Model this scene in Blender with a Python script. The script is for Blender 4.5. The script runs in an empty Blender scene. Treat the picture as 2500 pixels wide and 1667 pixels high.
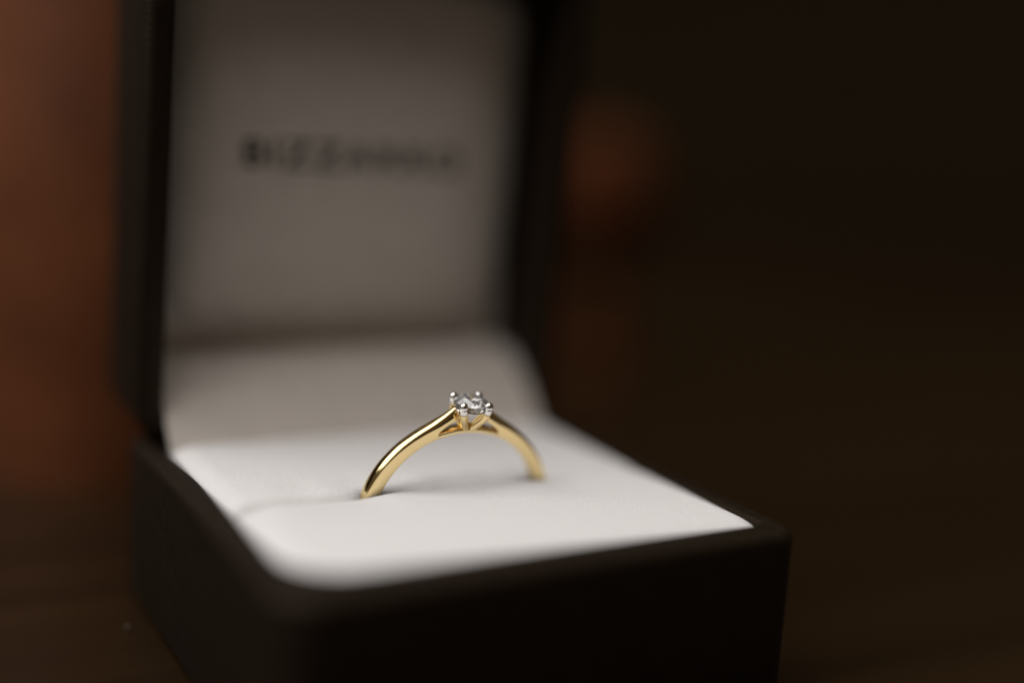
import bpy, bmesh, math, random
from mathutils import Vector, Matrix
random.seed(4)
C = bpy.context.scene.collection
SC = bpy.context.scene
S = 0.044                       # one scene unit below = width of the box cushion = 44 mm
ZT = 0.385                      # the cushion plane lies this far above the table
def P(x, y, z): return Vector((x*S, y*S, (z+ZT)*S))

# ------------------------------------------------------------------ camera
cam_d = bpy.data.cameras.new('camera'); cam = bpy.data.objects.new('camera', cam_d); C.objects.link(cam)
r_, u_, b_ = Vector((0.869965, -0.488922, 0.064159)), Vector((0.028301, 0.179400, 0.983369)), Vector((-0.492300, -0.853681, 0.169909))
m = Matrix((r_, u_, b_)).transposed().to_4x4()
m.translation = P(-0.724213, -1.892942, 0.782629)
cam.matrix_world = m
cam_d.sensor_width = 36; cam_d.lens = 43.91
cam_d.clip_start = 0.002; cam_d.clip_end = 60
cam_d.dof.use_dof = True
cam_d.dof.focus_distance = 2.662*S
cam_d.dof.aperture_fstop = 2.65
SC.camera = cam

# ------------------------------------------------------------------ world, lamps, exposure
w = bpy.data.worlds.new('World'); SC.world = w; w.use_nodes = True
bg = w.node_tree.nodes['Background']
bg.inputs['Color'].default_value = (1.0, 0.72, 0.42, 1); bg.inputs['Strength'].default_value = 0.072
def area(name, d, dist, sx, sy, power, col, target=(0.5, 0.45, 0.05)):
    l = bpy.data.lights.new(name, 'AREA'); l.shape = 'RECTANGLE'; l.size = sx; l.size_y = sy
    l.energy = power; l.color = col
    o = bpy.data.objects.new(name, l); C.objects.link(o)
    d = Vector(d).normalized(); o.location = P(*target) + d*dist
    o.rotation_euler = d.to_track_quat('Z', 'Y').to_euler()
    return o
area('window_light', (-0.46, 0.05, 0.88), 0.60, 0.76, 0.92, 5.7, (1.0, 0.972, 0.962))
SC.view_settings.view_transform = 'Standard'; SC.view_settings.look = 'None'
SC.view_settings.exposure = 0; SC.view_settings.gamma = 1
SC.render.engine = 'CYCLES'
SC.cycles.use_denoising = True; SC.cycles.use_adaptive_sampling = False
SC.cycles.max_bounces = 16; SC.cycles.transmission_bounces = 14; SC.cycles.glossy_bounces = 10
SC.cycles.diffuse_bounces = 6
SC.cycles.caustics_reflective = False; SC.cycles.caustics_refractive = False

# ------------------------------------------------------------------ materials
def mat(name, col, rough=0.5, metal=0.0, noise=None, bump=None, var=0.15, **kw):
    """principled with a noise driven colour variation and relief; noise = scale per metre"""
    mt = bpy.data.materials.new(name); mt.use_nodes = True
    nt = mt.node_tree; b = nt.nodes['Principled BSDF']
    b.inputs['Roughness'].default_value = rough; b.inputs['Metallic'].default_value = metal
    for k, v in kw.items(): b.inputs[k.replace('_', ' ')].default_value = v
    tc = nt.nodes.new('ShaderNodeTexCoord')
    if noise:
        n = nt.nodes.new('ShaderNodeTexNoise'); n.inputs['Scale'].default_value = noise; n.inputs['Detail'].default_value = 5
        nt.links.new(tc.outputs['Object'], n.inputs['Vector'])
        cr = nt.nodes.new('ShaderNodeValToRGB')
        cr.color_ramp.elements[0].position = .3; cr.color_ramp.elements[1].position = .7
        cr.color_ramp.elements[0].color = (*[c*(1-var) for c in col], 1)
        cr.color_ramp.elements[1].color = (*[min(1, c*(1+var)) for c in col], 1)
        nt.links.new(n.outputs['Fac'], cr.inputs['Fac']); nt.links.new(cr.outputs['Color'], b.inputs['Base Color'])
    else:
        b.inputs['Base Color'].default_value = (*col, 1)
    if bump:
        sc, dist, kind = bump
        if kind == 'voronoi':
            t = nt.nodes.new('ShaderNodeTexVoronoi'); t.inputs['Scale'].default_value = sc; out = t.outputs['Distance']
        else:
            t = nt.nodes.new('ShaderNodeTexNoise'); t.inputs['Scale'].default_value = sc; t.inputs['Detail'].default_value = 3; out = t.outputs['Fac']
        nt.links.new(tc.outputs['Object'], t.inputs['Vector'])
        bp = nt.nodes.new('ShaderNodeBump'); bp.inputs['Distance'].default_value = dist; bp.inputs['Strength'].default_value = 1.0
        nt.links.new(out, bp.inputs['Height']); nt.links.new(bp.outputs['Normal'], b.inputs['Normal'])
    return mt
M = {}
M['leather'] = mat('black_leather', (0.0088, 0.0056, 0.0030), 0.55, noise=900, var=.3, bump=(2600, 0.00003, 'voronoi'), Specular_IOR_Level=0.25, Specular_Tint=(1, .74, .55, 1))
M['lining'] = mat('dark_lining', (0.014, 0.010, 0.008), 0.8, noise=1200, var=.3)
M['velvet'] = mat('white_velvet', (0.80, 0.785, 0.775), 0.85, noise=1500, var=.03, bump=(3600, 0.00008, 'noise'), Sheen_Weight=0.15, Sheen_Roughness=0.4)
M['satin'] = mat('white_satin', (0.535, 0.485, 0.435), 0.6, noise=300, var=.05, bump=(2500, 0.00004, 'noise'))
M['ink'] = mat('dark_ink', (0.02, 0.014, 0.010), 0.5, noise=900)
M['gold'] = mat('yellow_gold', (0.95, 0.75, 0.385), 0.12, 1.0, noise=400, var=.03, bump=(1500, 0.000003, 'noise'))
M['white_gold'] = mat('white_gold', (0.88, 0.86, 0.83), 0.14, 1.0, noise=400, var=.02)
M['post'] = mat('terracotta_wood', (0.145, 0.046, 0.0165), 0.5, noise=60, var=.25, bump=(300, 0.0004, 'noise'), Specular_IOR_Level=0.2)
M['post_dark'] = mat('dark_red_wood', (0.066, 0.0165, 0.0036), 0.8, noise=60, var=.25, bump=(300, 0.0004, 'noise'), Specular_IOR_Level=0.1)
M['wall'] = mat('dark_wall', (0.080, 0.068, 0.045), 0.9, noise=4, var=.3)
M['crumb'] = mat('pale_crumb', (0.08, 0.06, 0.04), 0.9, noise=2000)
# diamond: clear high-index glass
dm = bpy.data.materials.new('diamond'); dm.use_nodes = True; nt = dm.node_tree
for n in list(nt.nodes): nt.nodes.remove(n)
g = nt.nodes.new('ShaderNodeBsdfGlass'); g.inputs['IOR'].default_value = 2.417; g.inputs['Roughness'].default_value = 0.0
g.inputs['Color'].default_value = (0.985, 0.985, 0.98, 1)
oo = nt.nodes.new('ShaderNodeOutputMaterial'); 
lift = nt.nodes.new('ShaderNodeBsdfDiffuse'); lift.inputs['Color'].default_value = (.9, .9, .9, 1)
mx = nt.nodes.new('ShaderNodeMixShader'); mx.inputs[0].default_value = 0.11      # white diffuse share added to lighten the stone's dark facets
nt.links.new(g.outputs[0], mx.inputs[1]); nt.links.new(lift.outputs[0], mx.inputs[2]); nt.links.new(mx.outputs[0], oo.inputs['Surface'])
M['diamond'] = dm
# table: dark stained wood with grain along x
tm = mat('dark_wood', (0.03, 0.016, 0.007), 0.24); nt = tm.node_tree; b = nt.nodes['Principled BSDF']
tc = nt.nodes.new('ShaderNodeTexCoord'); mp = nt.nodes.new('ShaderNodeMapping'); mp.inputs['Scale'].default_value = (6, 90, 90)
nz = nt.nodes.new('ShaderNodeTexNoise'); nz.inputs['Scale'].default_value = 1.0; nz.inputs['Detail'].default_value = 8
cr = nt.nodes.new('ShaderNodeValToRGB')
cr.color_ramp.elements[0].position = .3; cr.color_ramp.elements[0].color = (0.0115, 0.0060, 0.0022, 1)
cr.color_ramp.elements[1].position = .72; cr.color_ramp.elements[1].color = (0.0280, 0.0140, 0.0050, 1)
nt.links.new(tc.outputs['Object'], mp.inputs['Vector']); nt.links.new(mp.outputs['Vector'], nz.inputs['Vector'])
nt.links.new(nz.outputs['Fac'], cr.inputs['Fac']); nt.links.new(cr.outputs['Color'], b.inputs['Base Color'])
bp = nt.nodes.new('ShaderNodeBump'); bp.inputs['Distance'].default_value = 0.00025; bp.inputs['Strength'].default_value = .5
nt.links.new(nz.outputs['Fac'], bp.inputs['Height']); nt.links.new(bp.outputs['Normal'], b.inputs['Normal'])
M['wood'] = tm

# ------------------------------------------------------------------ helpers
def link(name, bm, material, parent=None, smooth=True, angle=None):
    me = bpy.data.meshes.new(name)
    bmesh.ops.recalc_face_normals(bm, faces=bm.faces[:])
    for f in bm.faces: f.smooth = smooth
    if smooth and angle:
        for e in bm.edges:
            if len(e.link_faces) == 2 and e.calc_face_angle(0) > math.radians(angle): e.smooth = False
    bm.to_mesh(me); bm.free()
    me.materials.append(material)
    o = bpy.data.objects.new(name, me); C.objects.link(o)
    if parent:
        o.parent = parent; o.matrix_parent_inverse = Matrix.Translation(-parent.location)
    return o
def thing(name, label, cat, loc):
    o = bpy.data.objects.new(name, None); C.objects.link(o); o.location = loc
    o.empty_display_size = 0.01
    o['label'] = label; o['category'] = cat
    return o
def tag(o, label, cat, group=None):
    o['label'] = label; o['category'] = cat
    if group: o['group'] = group
    return o
def loft(bm, loops, close=True):
    """quad strips between equal-length loops of points"""
    rows = [[bm.verts.new(p) for p in L] for L in loops]
    n = len(rows[0])
    for a, b in zip(rows, rows[1:]):
        for i in range(n if close else n-1):
            j = (i+1) % n
            bm.faces.new((a[i], a[j], b[j], b[i]))
    return rows
def rrect(x0, x1, y0, y1, r, n=8, rfl=None):
    r0 = max(r, 1e-4); out = []; q = rfl or r0
    for cx, cy, a0, r in ((x1-r0, y0+r0, -90, r0), (x1-r0, y1-r0, 0, r0), (x0+r0, y1-r0, 90, r0), (x0+q, y0+q, 180, q)):
        for k in range(n+1):
            a = math.radians(a0 + 90*k/n); out.append((cx+r*math.cos(a), cy+r*math.sin(a)))
    return out
def ease(t): t = max(0, min(1, t)); return t*t*(3-2*t)

# ------------------------------------------------------------------ the setting
bm = bmesh.new()
X0, X1, Y0, Y1, TH = -30, 42, -14, 16, 0.9
loft(bm, [[P(x, y, z) for x, y in rrect(X0+i, X1-i, Y0+i, Y1-i, .5)] for i, z in ((.12, -ZT-TH), (0, -ZT-TH+.12), (0, -ZT-.12), (.04, -ZT-.04), (.12, -ZT))])
bm.faces.new(bm.verts[-36:]) if False else None
bm.verts.ensure_lookup_table()
bm.faces.new([bm.verts[i] for i in range(36*4, 36*5)]); bm.faces.new([bm.verts[i] for i in range(36)][::-1])
o = link('tabletop', bm, M['wood'], smooth=False); o['kind'] = 'structure'
bm = bmesh.new()
vs = [bm.verts.new(P(*p)) for p in ((-140, 75, -18), (170, 75, -18), (170, 75, 60), (-140, 75, 60), (-140, 77, -18), (170, 77, -18), (170, 77, 60), (-140, 77, 60))]
for f in ((0,1,2,3), (5,4,7,6), (1,5,6,2), (4,0,3,7), (3,2,6,7), (4,5,1,0)): bm.faces.new([vs[i] for i in f])
o = link('wall', bm, M['wall'], smooth=False); o['kind'] = 'structure'

# ------------------------------------------------------------------ ring box
box = thing('ring_box', 'open black leather ring box lined in white, holding the gold ring upright', 'ring box', P(.5, .52, -ZT))
OX0, OX1, OY0, OY1 = -0.062, 1.067, -0.062, 1.09
RIM = -0.002
def base_loops():
    L = []
    def ring(i, z, r): L.append([P(x, y + (.026*(1-x) if i > .04 and y < .3 else 0), z) for x, y in rrect(OX0+i, OX1-i, OY0+i*(1 if i < .04 else 1.36), OY1-i, r, rfl=(.125 if i > .04 else None))])
    ring(.03, -ZT+.001, .05); ring(.008, -ZT+.008, .068); ring(0, -ZT+.03, .075)
    ring(0, -.20, .075); ring(0, RIM-.022, .075)
    for k in range(1, 6):
        a = math.radians(90*k/5); ring(.022*(1-math.cos(a)), RIM-.022+.022*math.sin(a), .075-.022*(1-math.cos(a)))
    ring(.046, RIM, .03)
    for k in range(1, 4):
        a = math.radians(90*k/3); ring(.046+.012*math.sin(a), RIM-.012*(1-math.cos(a)), .022)
    ring(.058, -.12, .02); ring(.058, -ZT+.05, .02)
    return L
bm = bmesh.new(); rows = loft(bm, base_loops())
bm.faces.new(rows[0][::-1]); bm.faces.new(rows[-1])
link('base', bm, M['leather'], box, angle=50)

# cushions: a domed sheet with rounded edges and a skirt
def cushion(name, x0, x1, y0, y1, top, rad, material, wave=None, skirt=-.30, drop=.045, corner=(.05, .05), dome=.0, lip=(1, 1)):
    """rad = rounding width at (left, right, front, back); wave(x, side) shifts the front/back edge in y"""
    bm = bmesh.new()
    def samples(a, b, ra, rb, n=90):
        s = []
        for k in range(15): s.append(a + ra*(1-math.cos(math.radians(90*k/14))) )
        for k in range(1, n): s.append(a+ra + (b-rb-a-ra)*k/n)
        for k in range(15): s.append(b - rb*math.cos(math.radians(90-90*(14-k)/14))*0 - rb*(1-math.sin(math.radians(90-90*k/14))) if False else b - rb*(1-math.cos(math.radians(90*(14-k)/14))))
        return s
    xs = samples(x0, x1, rad[0], rad[1], 110); ys = samples(y0, y1, rad[2], rad[3], 26)
    def fall(d, r):          # 0 at plateau, 1 at the edge
        t = min(1, d/r); return 1-math.sqrt(max(0, 1-(1-t)**2))
    grid = []
    for j, y in enumerate(ys):
        row = []
        for i, x in enumerate(xs):
            # rounded plan corners
            yy, xx = y, x
            f = max(fall(x-x0, rad[0]), fall(x1-x, rad[1]), fall(y-y0, rad[2]), fall(y1-y, rad[3]))
            # combine neighbouring edges smoothly
            a = 1-max(fall(x-x0, rad[0]), fall(x1-x, rad[1])); b = 1-max(lip[0]*fall(y-y0, rad[2]), lip[1]*fall(y1-y, rad[3]))
            f = 1-a*b
            tx = (x-x0)/(x1-x0); ty = (y-y0)/(y1-y0)
            z = top - drop*f + dome*(1-(2*tx-1)**2)*(1-(2*ty-1)**2)
            if wave:
                dy, dz = wave(x, ty); yy += dy; z += dz
            # pull the plan corners in to round them
            for cx, cy, sx, sy in ((x0, y0, 1, 1), (x1, y0, -1, 1), (x0, y1, 1, -1), (x1, y1, -1, -1)):
                cr_ = (corner[0] if sx > 0 else corner[1]) if (lip[0] if sy > 0 else lip[1]) == 1 else .02
                u, v = (x-cx)*sx/cr_, (y-cy)*sy/cr_
                if u < 1 and v < 1:
                    p, q = 1-u, 1-v
                    k = max(p, q)/max(1e-6, math.hypot(p, q)) if max(p, q) > 0 else 1
                    k2 = k
                    xx = cx + sx*cr_*(1-p*k2); yy += (cy + sy*cr_*(1-q*k2)) - y
            row.append(bm.verts.new(P(xx, yy, z)))
        grid.append(row)
    nx, ny = len(xs), len(ys)
    for j in range(ny-1):
        for i in range(nx-1):
            bm.faces.new((grid[j][i], grid[j][i+1], grid[j+1][i+1], grid[j+1][i]))
    ring = [grid[0][i] for i in range(nx)] + [grid[j][-1] for j in range(1, ny)] + [grid[-1][i] for i in range(nx-2, -1, -1)] + [grid[j][0] for j in range(ny-2, 0, -1)]
    cxm, cym = (x0+x1)/2, (y0+y1)/2
    low = []
    for v in ring:
        q = v.co.copy(); q.z = (skirt+ZT)*S; low.append(bm.verts.new(q))
    for k in range(len(ring)):
        l = (k+1) % len(ring)
        bm.faces.new((ring[k], low[k], low[l], ring[l]))
    bm.faces.new(low[::-1])
    return link(name, bm, material, box, angle=75)

SH = (0.312, 0.712)                                   # where the shanks enter the slit
def bumpf(x, c, w): return math.exp(-((x-c)/w)**2)
def wave_front(x, ty):
    k = ease((ty-.55)/.45)
    dy = .006*math.sin(6.5*x+.4)*k - .004*bumpf(x, .50, .12)*k
    dz = (.004*bumpf(x, .56, .13) - .004*bumpf(x, .30, .08) - .003*bumpf(x, .72, .06) + .002*math.sin(23*x))*k
    # the slit ends before the cushion's left and right edge: lip droops there
    dz -= (.010*ease((.11-x)/.09) + .006*ease((.36-x)/.10) + .001)*k
    return dy, dz
def wave_rear(x, ty):
    k = ease((.45-ty)/.45)
    dy = k*(.006*math.sin(6.5*x+.4) + .026*bumpf(x, SH[0], .026) + .024*bumpf(x, SH[1], .022))
    dz = k*(-.004*bumpf(x, .30, .07) - .003*bumpf(x, .72, .07) + .0015*math.sin(31*x) + .001*math.sin(57*x+1))
    dz -= .004*ease((.11-x)/.09)*k
    return dy, dz
cushion('front_cushion', -.004, 1.013, -.004, .4400, .004, (.062, .05, .075, .016), M['velvet'], wave_front, drop=.040, corner=(.17, .02), dome=.004, lip=(1, .40))
cushion('rear_cushion', -.004, 1.013, .4450, .94, .002, (.062, .05, .042, .035), M['velvet'], wave_rear, drop=.036, corner=(.045, .045), dome=.002, lip=(1.25, .999))

# white flap that covers the hinge, from the cushion up into the lid
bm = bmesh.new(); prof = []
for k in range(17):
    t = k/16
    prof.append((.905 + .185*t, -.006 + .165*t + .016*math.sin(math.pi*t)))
prof += [(1.105, .166), (1.13, .169), (1.19, .170), (1.27, .170)]  # flat tail added under the panel so the hinge gap is not black
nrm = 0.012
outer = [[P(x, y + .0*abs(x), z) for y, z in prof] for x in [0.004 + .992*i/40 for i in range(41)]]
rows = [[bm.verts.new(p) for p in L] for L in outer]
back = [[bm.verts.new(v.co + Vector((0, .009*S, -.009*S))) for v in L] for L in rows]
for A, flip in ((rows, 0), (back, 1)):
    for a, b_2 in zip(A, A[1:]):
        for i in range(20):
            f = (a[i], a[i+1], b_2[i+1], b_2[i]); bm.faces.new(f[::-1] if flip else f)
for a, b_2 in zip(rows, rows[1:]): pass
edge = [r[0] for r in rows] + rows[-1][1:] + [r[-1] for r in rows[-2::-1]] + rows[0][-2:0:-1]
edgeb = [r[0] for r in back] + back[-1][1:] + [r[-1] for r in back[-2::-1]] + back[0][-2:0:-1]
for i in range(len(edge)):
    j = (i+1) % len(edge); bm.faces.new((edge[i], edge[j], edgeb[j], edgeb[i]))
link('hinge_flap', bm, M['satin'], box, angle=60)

# lid: shell opening towards the front; local u = up, v = depth behind the rim plane
LEAN = math.radians(3.0); LY, LH, LD = 0.968, 1.20, 0.375
def LP(x, u, v):
    return P(x, LY - u*math.sin(LEAN) + v*math.cos(LEAN), .002 + u*math.cos(LEAN) + v*math.sin(LEAN))
def lidring(i, v, r): return [LP(x, u, v) for x, u in rrect(OX0+i, OX1-i, 0+i, LH-i, r)]
L = [lidring(.09, LD, .06), lidring(.035, LD-.01, .06), lidring(.008, LD-.04, .075), lidring(0, LD-.08, .075), lidring(0, .10, .075), lidring(0, .022, .075)]
for k in range(1, 6):
    a = math.radians(90*k/5); L.append(lidring(.022*(1-math.cos(a)), .022-.022*math.sin(a), .075-.022*(1-math.cos(a))))
L += [lidring(.050, 0, .03), lidring(.056, .002, .025), lidring(.062, .010, .02), lidring(.062, LD-.06, .02)]
bm = bmesh.new(); rows = loft(bm, L); bm.faces.new(rows[0]); bm.faces.new(rows[-1][::-1])
link('lid', bm, M['leather'], box, angle=50)
# padded satin panel inside the lid
PV = 0.135
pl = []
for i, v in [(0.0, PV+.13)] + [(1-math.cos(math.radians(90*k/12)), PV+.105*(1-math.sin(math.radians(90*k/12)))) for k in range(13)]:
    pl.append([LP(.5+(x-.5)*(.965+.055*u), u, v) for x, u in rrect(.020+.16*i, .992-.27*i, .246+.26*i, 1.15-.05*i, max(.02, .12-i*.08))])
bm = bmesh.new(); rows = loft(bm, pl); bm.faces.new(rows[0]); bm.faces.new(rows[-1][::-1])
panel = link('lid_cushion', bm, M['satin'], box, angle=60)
# pale sheet added behind the panel to brighten the dark hinge gap
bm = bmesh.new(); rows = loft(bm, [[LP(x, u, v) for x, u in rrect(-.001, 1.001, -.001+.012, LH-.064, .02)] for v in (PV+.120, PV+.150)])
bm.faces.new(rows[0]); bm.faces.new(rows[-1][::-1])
link('lid_gap_brightener', bm, M['satin'], box, smooth=False)
# printed name on the panel
fc = bpy.data.curves.new('lettering', 'FONT'); fc.body = 'BIZZARRO'; fc.size = 1; fc.extrude = 0.02; fc.space_character = 1.12; fc.offset = 0.016
to = bpy.data.objects.new('lettering', fc); C.objects.link(to)
bpy.context.view_layer.update()
me = bpy.data.meshes.new_from_object(to.evaluated_get(bpy.context.evaluated_depsgraph_get()))
bpy.data.objects.remove(to); bpy.data.curves.remove(fc)
xs = [v.co.x for v in me.vertices]; ys = [v.co.y for v in me.vertices]
TX0, TX1, TU0, TU1 = .205, .790, .636, .704
for v in me.vertices:
    a = (v.co.x-min(xs))/(max(xs)-min(xs)); c = (v.co.y-min(ys))/(max(ys)-min(ys))
    v.co = LP(TX0+(TX1-TX0)*a, TU0+(TU1-TU0)*c, PV - .0008 - .03*v.co.z)
me.name = 'lettering'; me.materials.clear(); me.materials.append(M['ink'])
lt = bpy.data.objects.new('lettering', me); C.objects.link(lt); lt.parent = panel
lt.matrix_parent_inverse = (Matrix.Translation(box.location) @ panel.matrix_parent_inverse).inverted()
lt['label'] = 'dark name printed in capitals across the white lid panel'

# ------------------------------------------------------------------ engagement ring
TILT, YAW, ROLL = -0.1864, -0.0364, 0.0203
ex = Vector((math.cos(YAW), math.sin(YAW), 0)); nb = Vector((-math.sin(YAW), math.cos(YAW), 0))
ez = Vector((0, 0, 1))*math.cos(TILT) + nb*math.sin(TILT); nn = ez.cross(ex)
O = Vector((.5, .44, 0)) + ex*.0142 + ez*(-.0677)
RZ = ez*math.cos(ROLL) + ex*math.sin(ROLL); RX = ex*math.cos(ROLL) - ez*math.sin(ROLL)
W2 = .018                        # half the band's axial width
def RP(x, y, z):                 # x across, y from the front face back, z up through the stone
    q = O + RX*x + nn*(y+W2) + RZ*z
    return P(q.x, q.y, q.z)
RI = .1939
ring = thing('engagement_ring', 'yellow gold solitaire ring standing in the slit of the white cushion', 'ring', RP(0, 0, 0))
def pol(th, r, y): return RP(r*math.sin(th), y, r*math.cos(th))
def lerp(tab, t):
    for (a, va), (b_3, vb) in zip(tab, tab[1:]):
        if t <= b_3:
            k = ease((t-a)/(b_3-a)) if False else (t-a)/(b_3-a); return va+(vb-va)*max(0, min(1, k))
    return tab[-1][1]
RO = [(0, .2400), (8, .2375), (11, .2328), (14, .2284), (18, .2246), (22, .2222), (28, .2204), (36, .2196), (50, .2190), (70, .2198), (110, .2195), (180, .2190)]
RIN = [(8, .2225), (9, .2210), (11, .2193), (15, .2138), (18, .2095), (20.4, .2056), (21.2, RI), (180, RI)]
WID = [(8, .0105), (14, .0130), (20, .0152), (24, .0155), (40, .0160), (60, .0170), (75, .018), (180, .0185)]
CRN = [(8, .0165), (14, .0126), (24, .0092), (36, .0080), (60, .0082), (180, .0080)]
def section(th):
    d = abs(math.degrees(th)); ro, ri, w_, c = lerp(RO, d), lerp(RIN, d), lerp(WID, d), lerp(CRN, d)
    e = .0022
    pts = [(w_*.72, ri), (-w_*.72, ri), (-w_+.0008, ri+.0016), (-w_, ri+.004 if ro-ri > .02 else ri+.3*(ro-ri)), (-w_, ro-.004 if ro-ri > .02 else ro-.3*(ro-ri)), (-w_+.0002, ro-.0012)]
    n = 12
    for k in range(n+1):
        a = math.pi*k/n
        pts.append((-(w_-.0006)*math.cos(a), ro + c*(math.sin(a)**.9)))
    pts += [(w_-.0002, ro-.0012), (w_, ro-.004 if ro-ri > .02 else ro-.3*(ro-ri)), (w_, ri+.004 if ro-ri > .02 else ri+.3*(ro-ri)), (w_-.0008, ri+.0016)]
    return pts
degs = [8.6, 9.2, 10, 11, 12, 13.5, 15, 16.5, 18, 19.2, 20.2, 20.7, 21.3] + [22+1.2*k for k in range(0, 116)]
degs = [d for d in degs if d < 160]
full = degs + [160+2*k for k in range(0, 11)]
angs = [math.radians(d) for d in full]
angs = [a for a in angs if a <= math.pi] ; angs += [2*math.pi-a for a in angs[-2::-1]]
bm = bmesh.new()
def sec3(a):
    th = a if a <= math.pi else a-2*math.pi
    return [pol(th, r, y) for y, r in section(th)]
rows = loft(bm, [sec3(a) for a in angs]); bm.faces.new(rows[0][::-1]); bm.faces.new(rows[-1])
link('band', bm, M['gold'], ring, angle=38)
# bridge under the stone
bm = bmesh.new(); L = []
for k in range(49):
    d = -23.5 + 47*k/48; th = math.radians(d); t = abs(d)/21
    ro = .2036 + .0012*t*t; ri = RI + (.0006 if abs(d) > 21.3 else 0)
    w_ = .0146; L.append([pol(th, r, y) for y, r in ((w_*.94, ri), (-w_*.94, ri), (-w_, ri+.001), (-w_, ro-.001), (-w_*.93, ro), (w_*.93, ro), (w_, ro-.001), (w_, ri+.001))])
rows = loft(bm, L); bm.faces.new(rows[0][::-1]); bm.faces.new(rows[-1])
link('bridge', bm, M['gold'], ring, angle=50)
# claw setting
HB, HA = .2608, .0294
def tube(path, radii, n=20, cap0=True, cap1=True):
    bm = bmesh.new(); L = []
    for i, (p, r) in enumerate(zip(path, radii)):
        t = (path[min(i+1, len(path)-1)] - path[max(i-1, 0)]).normalized()
        u = t.cross(Vector((0.3, 1, 0.1))).normalized(); v = t.cross(u)
        L.append([p + (u*math.cos(2*math.pi*k/n) + v*math.sin(2*math.pi*k/n))*r for k in range(n)])
    L = [[RP(*q) for q in l] for l in L]
    rows = loft(bm, L)
    if cap0: bm.faces.new(rows[0][::-1])
    if cap1: bm.faces.new(rows[-1])
    return bm
def bez(pts, t):
    pts = [Vector(p) for p in pts]
    while len(pts) > 1: pts = [a.lerp(b_4, t) for a, b_4 in zip(pts, pts[1:])]
    return pts[0]
TW = -0.0292
for sx, sy in ((-1, -1), (1, -1), (1, 1), (-1, 1)):
    x, y = HA*(sx*math.cos(TW)-sy*math.sin(TW)), HA*(sx*math.sin(TW)+sy*math.cos(TW))
    ctl = [(x*.14, y*.14, .1965), (x*.46, y*.46, .214), (x*.90, y*.90, .228), (x*.945, y*.945, .2450)]
    path = [bez(ctl, k/22) for k in range(23)]
    rad = [.0084 + .0010*k/22 for k in range(23)]
    pr = link('prong', tube(path, rad), M['gold'], ring)
    # bright rhodium end: short stem and round bead
    top = Vector((x*.944, y*.944, .2445)); end = Vector((x*1.0, y*1.0, HB))
    pth, rr = [], []
    for k in range(7):
        pth.append(top.lerp(end, .72*k/6)); rr.append(.0095)
    ax = (end-top).normalized()
    for k in range(1, 15):
        a = math.radians(-42 + 132*k/14)
        pth.append(end + ax*(.0099*math.sin(a))); rr.append(max(.0003, .0099*math.cos(a)))
    tip = link('prong_tip', tube(pth, rr, 24), M['white_gold'], None)
    tip.parent = pr; tip.matrix_parent_inverse = (Matrix.Translation(ring.location) @ pr.matrix_parent_inverse).inverted()
# small white metal seat below the girdle
bm = bmesh.new(); L = []
for r, z in ((.0335, .2470), (.0345, .2458), (.0190, .2215), (.0080, .2085), (.0060, .2085), (.0165, .2220), (.0315, .2470)):
    L.append([RP(r*math.cos(2*math.pi*k/40), r*math.sin(2*math.pi*k/40), z) for k in range(40)])
rows = loft(bm, L); bm.faces.new(rows[0][::-1]) if False else None
for k in range(40):
    j = (k+1) % 40; bm.faces.new((rows[-1][k], rows[-1][j], rows[0][j], rows[0][k]))
link('seat', bm, M['white_gold'], ring, angle=50)
# round brilliant: table, star, kite and girdle facets, pavilion mains
GR, GZ, GT = .0388, .2608, .0016
rt, zt = GR*.60, GZ+GT/2+GR*2*.135
zc = GZ-GT/2-GR*2*.44
def cp(r, k, z): a = math.radians(22.5*k/1 + 9); return RP(r*math.cos(a), r*math.sin(a), z)
bm = bmesh.new(); V = bm.verts.new
tab = [V(cp(rt, 2*k, zt)) for k in range(8)]
rm, zm = GR*.80, GZ+GT/2+(zt-GZ-GT/2)*.50
star = [V(cp(rm, 2*k+1, zm)) for k in range(8)]
gu = [V(cp(GR, k, GZ+GT/2)) for k in range(16)]; gl = [V(cp(GR, k, GZ-GT/2)) for k in range(16)]
cul = V(RP(0, 0, zc)); rl = GR*.26
pm = [V(cp(rl, 2*k+1, zc + (GZ-GT/2-zc)*.25)) for k in range(8)]
bm.faces.new(tab)
for k in range(8):
    n1 = (k+1) % 8
    bm.faces.new((tab[k], star[k], tab[n1]))
    bm.faces.new((tab[k], star[k-1], gu[2*k], star[k])) if False else None
    bm.faces.new((tab[k], star[k-1], gu[2*k])); bm.faces.new((tab[k], gu[2*k], star[k]))
    bm.faces.new((star[k], gu[2*k], gu[2*k+1])); bm.faces.new((star[k], gu[2*k+1], gu[(2*k+2) % 16]))
    bm.faces.new((gl[2*k], gl[2*k+1], pm[k])); bm.faces.new((gl[2*k+1], gl[(2*k+2) % 16], pm[k]))
    bm.faces.new((gl[2*k], pm[k], cul, pm[k-1])) if False else None
    bm.faces.new((gl[2*k], pm[k], pm[k-1])); bm.faces.new((pm[k], cul, pm[k-1]))
for k in range(16):
    j = (k+1) % 16; bm.faces.new((gu[k], gl[k], gl[j], gu[j]))
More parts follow.
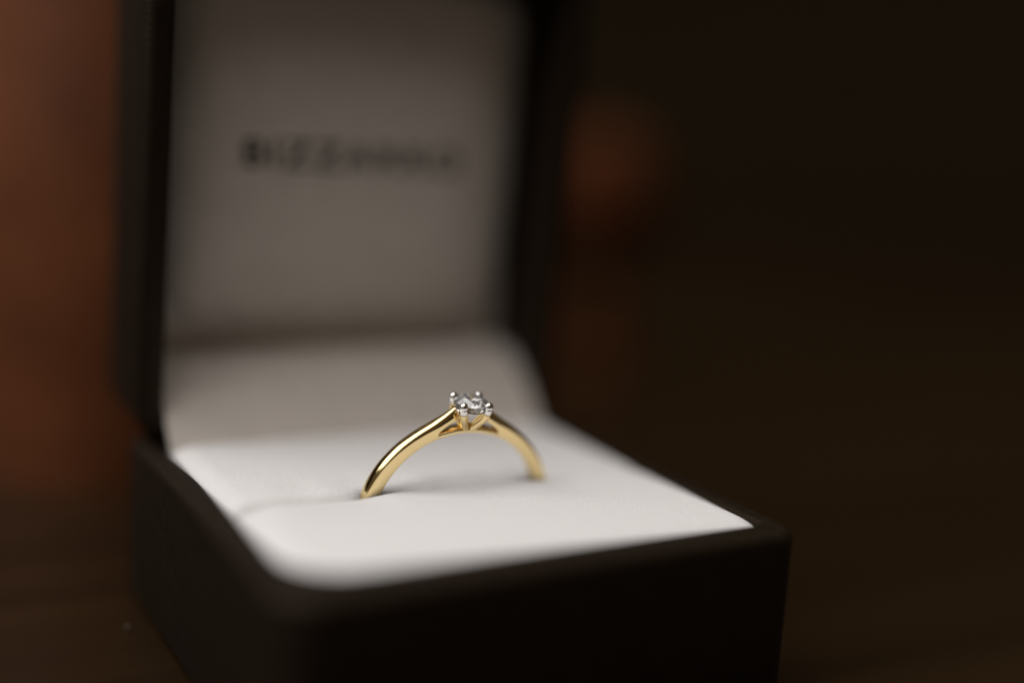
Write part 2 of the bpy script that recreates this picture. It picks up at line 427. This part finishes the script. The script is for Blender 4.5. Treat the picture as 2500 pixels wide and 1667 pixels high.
link('diamond', bm, M['diamond'], ring, smooth=False)

# ------------------------------------------------------------------ blurred things behind the box
def lathe(name, prof, cx, cy, material):
    bm = bmesh.new(); n = 48
    rows = loft(bm, [[P(cx+r*math.cos(2*math.pi*k/n), cy+r*math.sin(2*math.pi*k/n), z) for k in range(n)] for r, z in prof])
    bm.faces.new(rows[0][::-1]); bm.faces.new(rows[-1])
    o = link(name, bm, material, None, angle=50)
    c = P(cx, cy, -ZT)
    o.data.transform(Matrix.Translation(-c)); o.location = c
    return o
def smoothprof(pts, n=60):
    out = []
    for k in range(n+1):
        t = k/n*(len(pts)-1); i = min(int(t), len(pts)-2); f = t-i
        g_ = lambda q: pts[max(0, min(len(pts)-1, q))]
        p0, p1, p2, p3 = g_(i-1), g_(i), g_(i+1), g_(i+2)
        cr_ = lambda a, b, c, d: .5*((2*b)+(-a+c)*f+(2*a-5*b+4*c-d)*f*f+(-a+3*b-3*c+d)*f**3)
        out.append((max(.01, cr_(p0[0], p1[0], p2[0], p3[0])), cr_(p0[1], p1[1], p2[1], p3[1])))
    return out
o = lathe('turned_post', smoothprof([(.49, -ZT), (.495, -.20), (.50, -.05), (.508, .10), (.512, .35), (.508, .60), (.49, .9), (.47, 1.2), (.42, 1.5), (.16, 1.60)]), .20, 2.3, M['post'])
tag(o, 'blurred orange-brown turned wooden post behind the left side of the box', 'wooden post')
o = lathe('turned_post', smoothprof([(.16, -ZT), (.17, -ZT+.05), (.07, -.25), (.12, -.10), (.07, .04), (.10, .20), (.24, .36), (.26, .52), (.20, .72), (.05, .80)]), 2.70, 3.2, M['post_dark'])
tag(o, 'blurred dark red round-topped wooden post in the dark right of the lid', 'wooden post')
# crumb on the table
bm = bmesh.new(); bmesh.ops.create_icosphere(bm, subdivisions=2, radius=.006*S)
for v in bm.verts: v.co *= 1+random.uniform(-.2, .2)
o = link('crumb', bm, M['crumb']); o.location = P(-.113, .808, -ZT+.005)
tag(o, 'tiny pale crumb lying on the dark table left of the box', 'crumb')
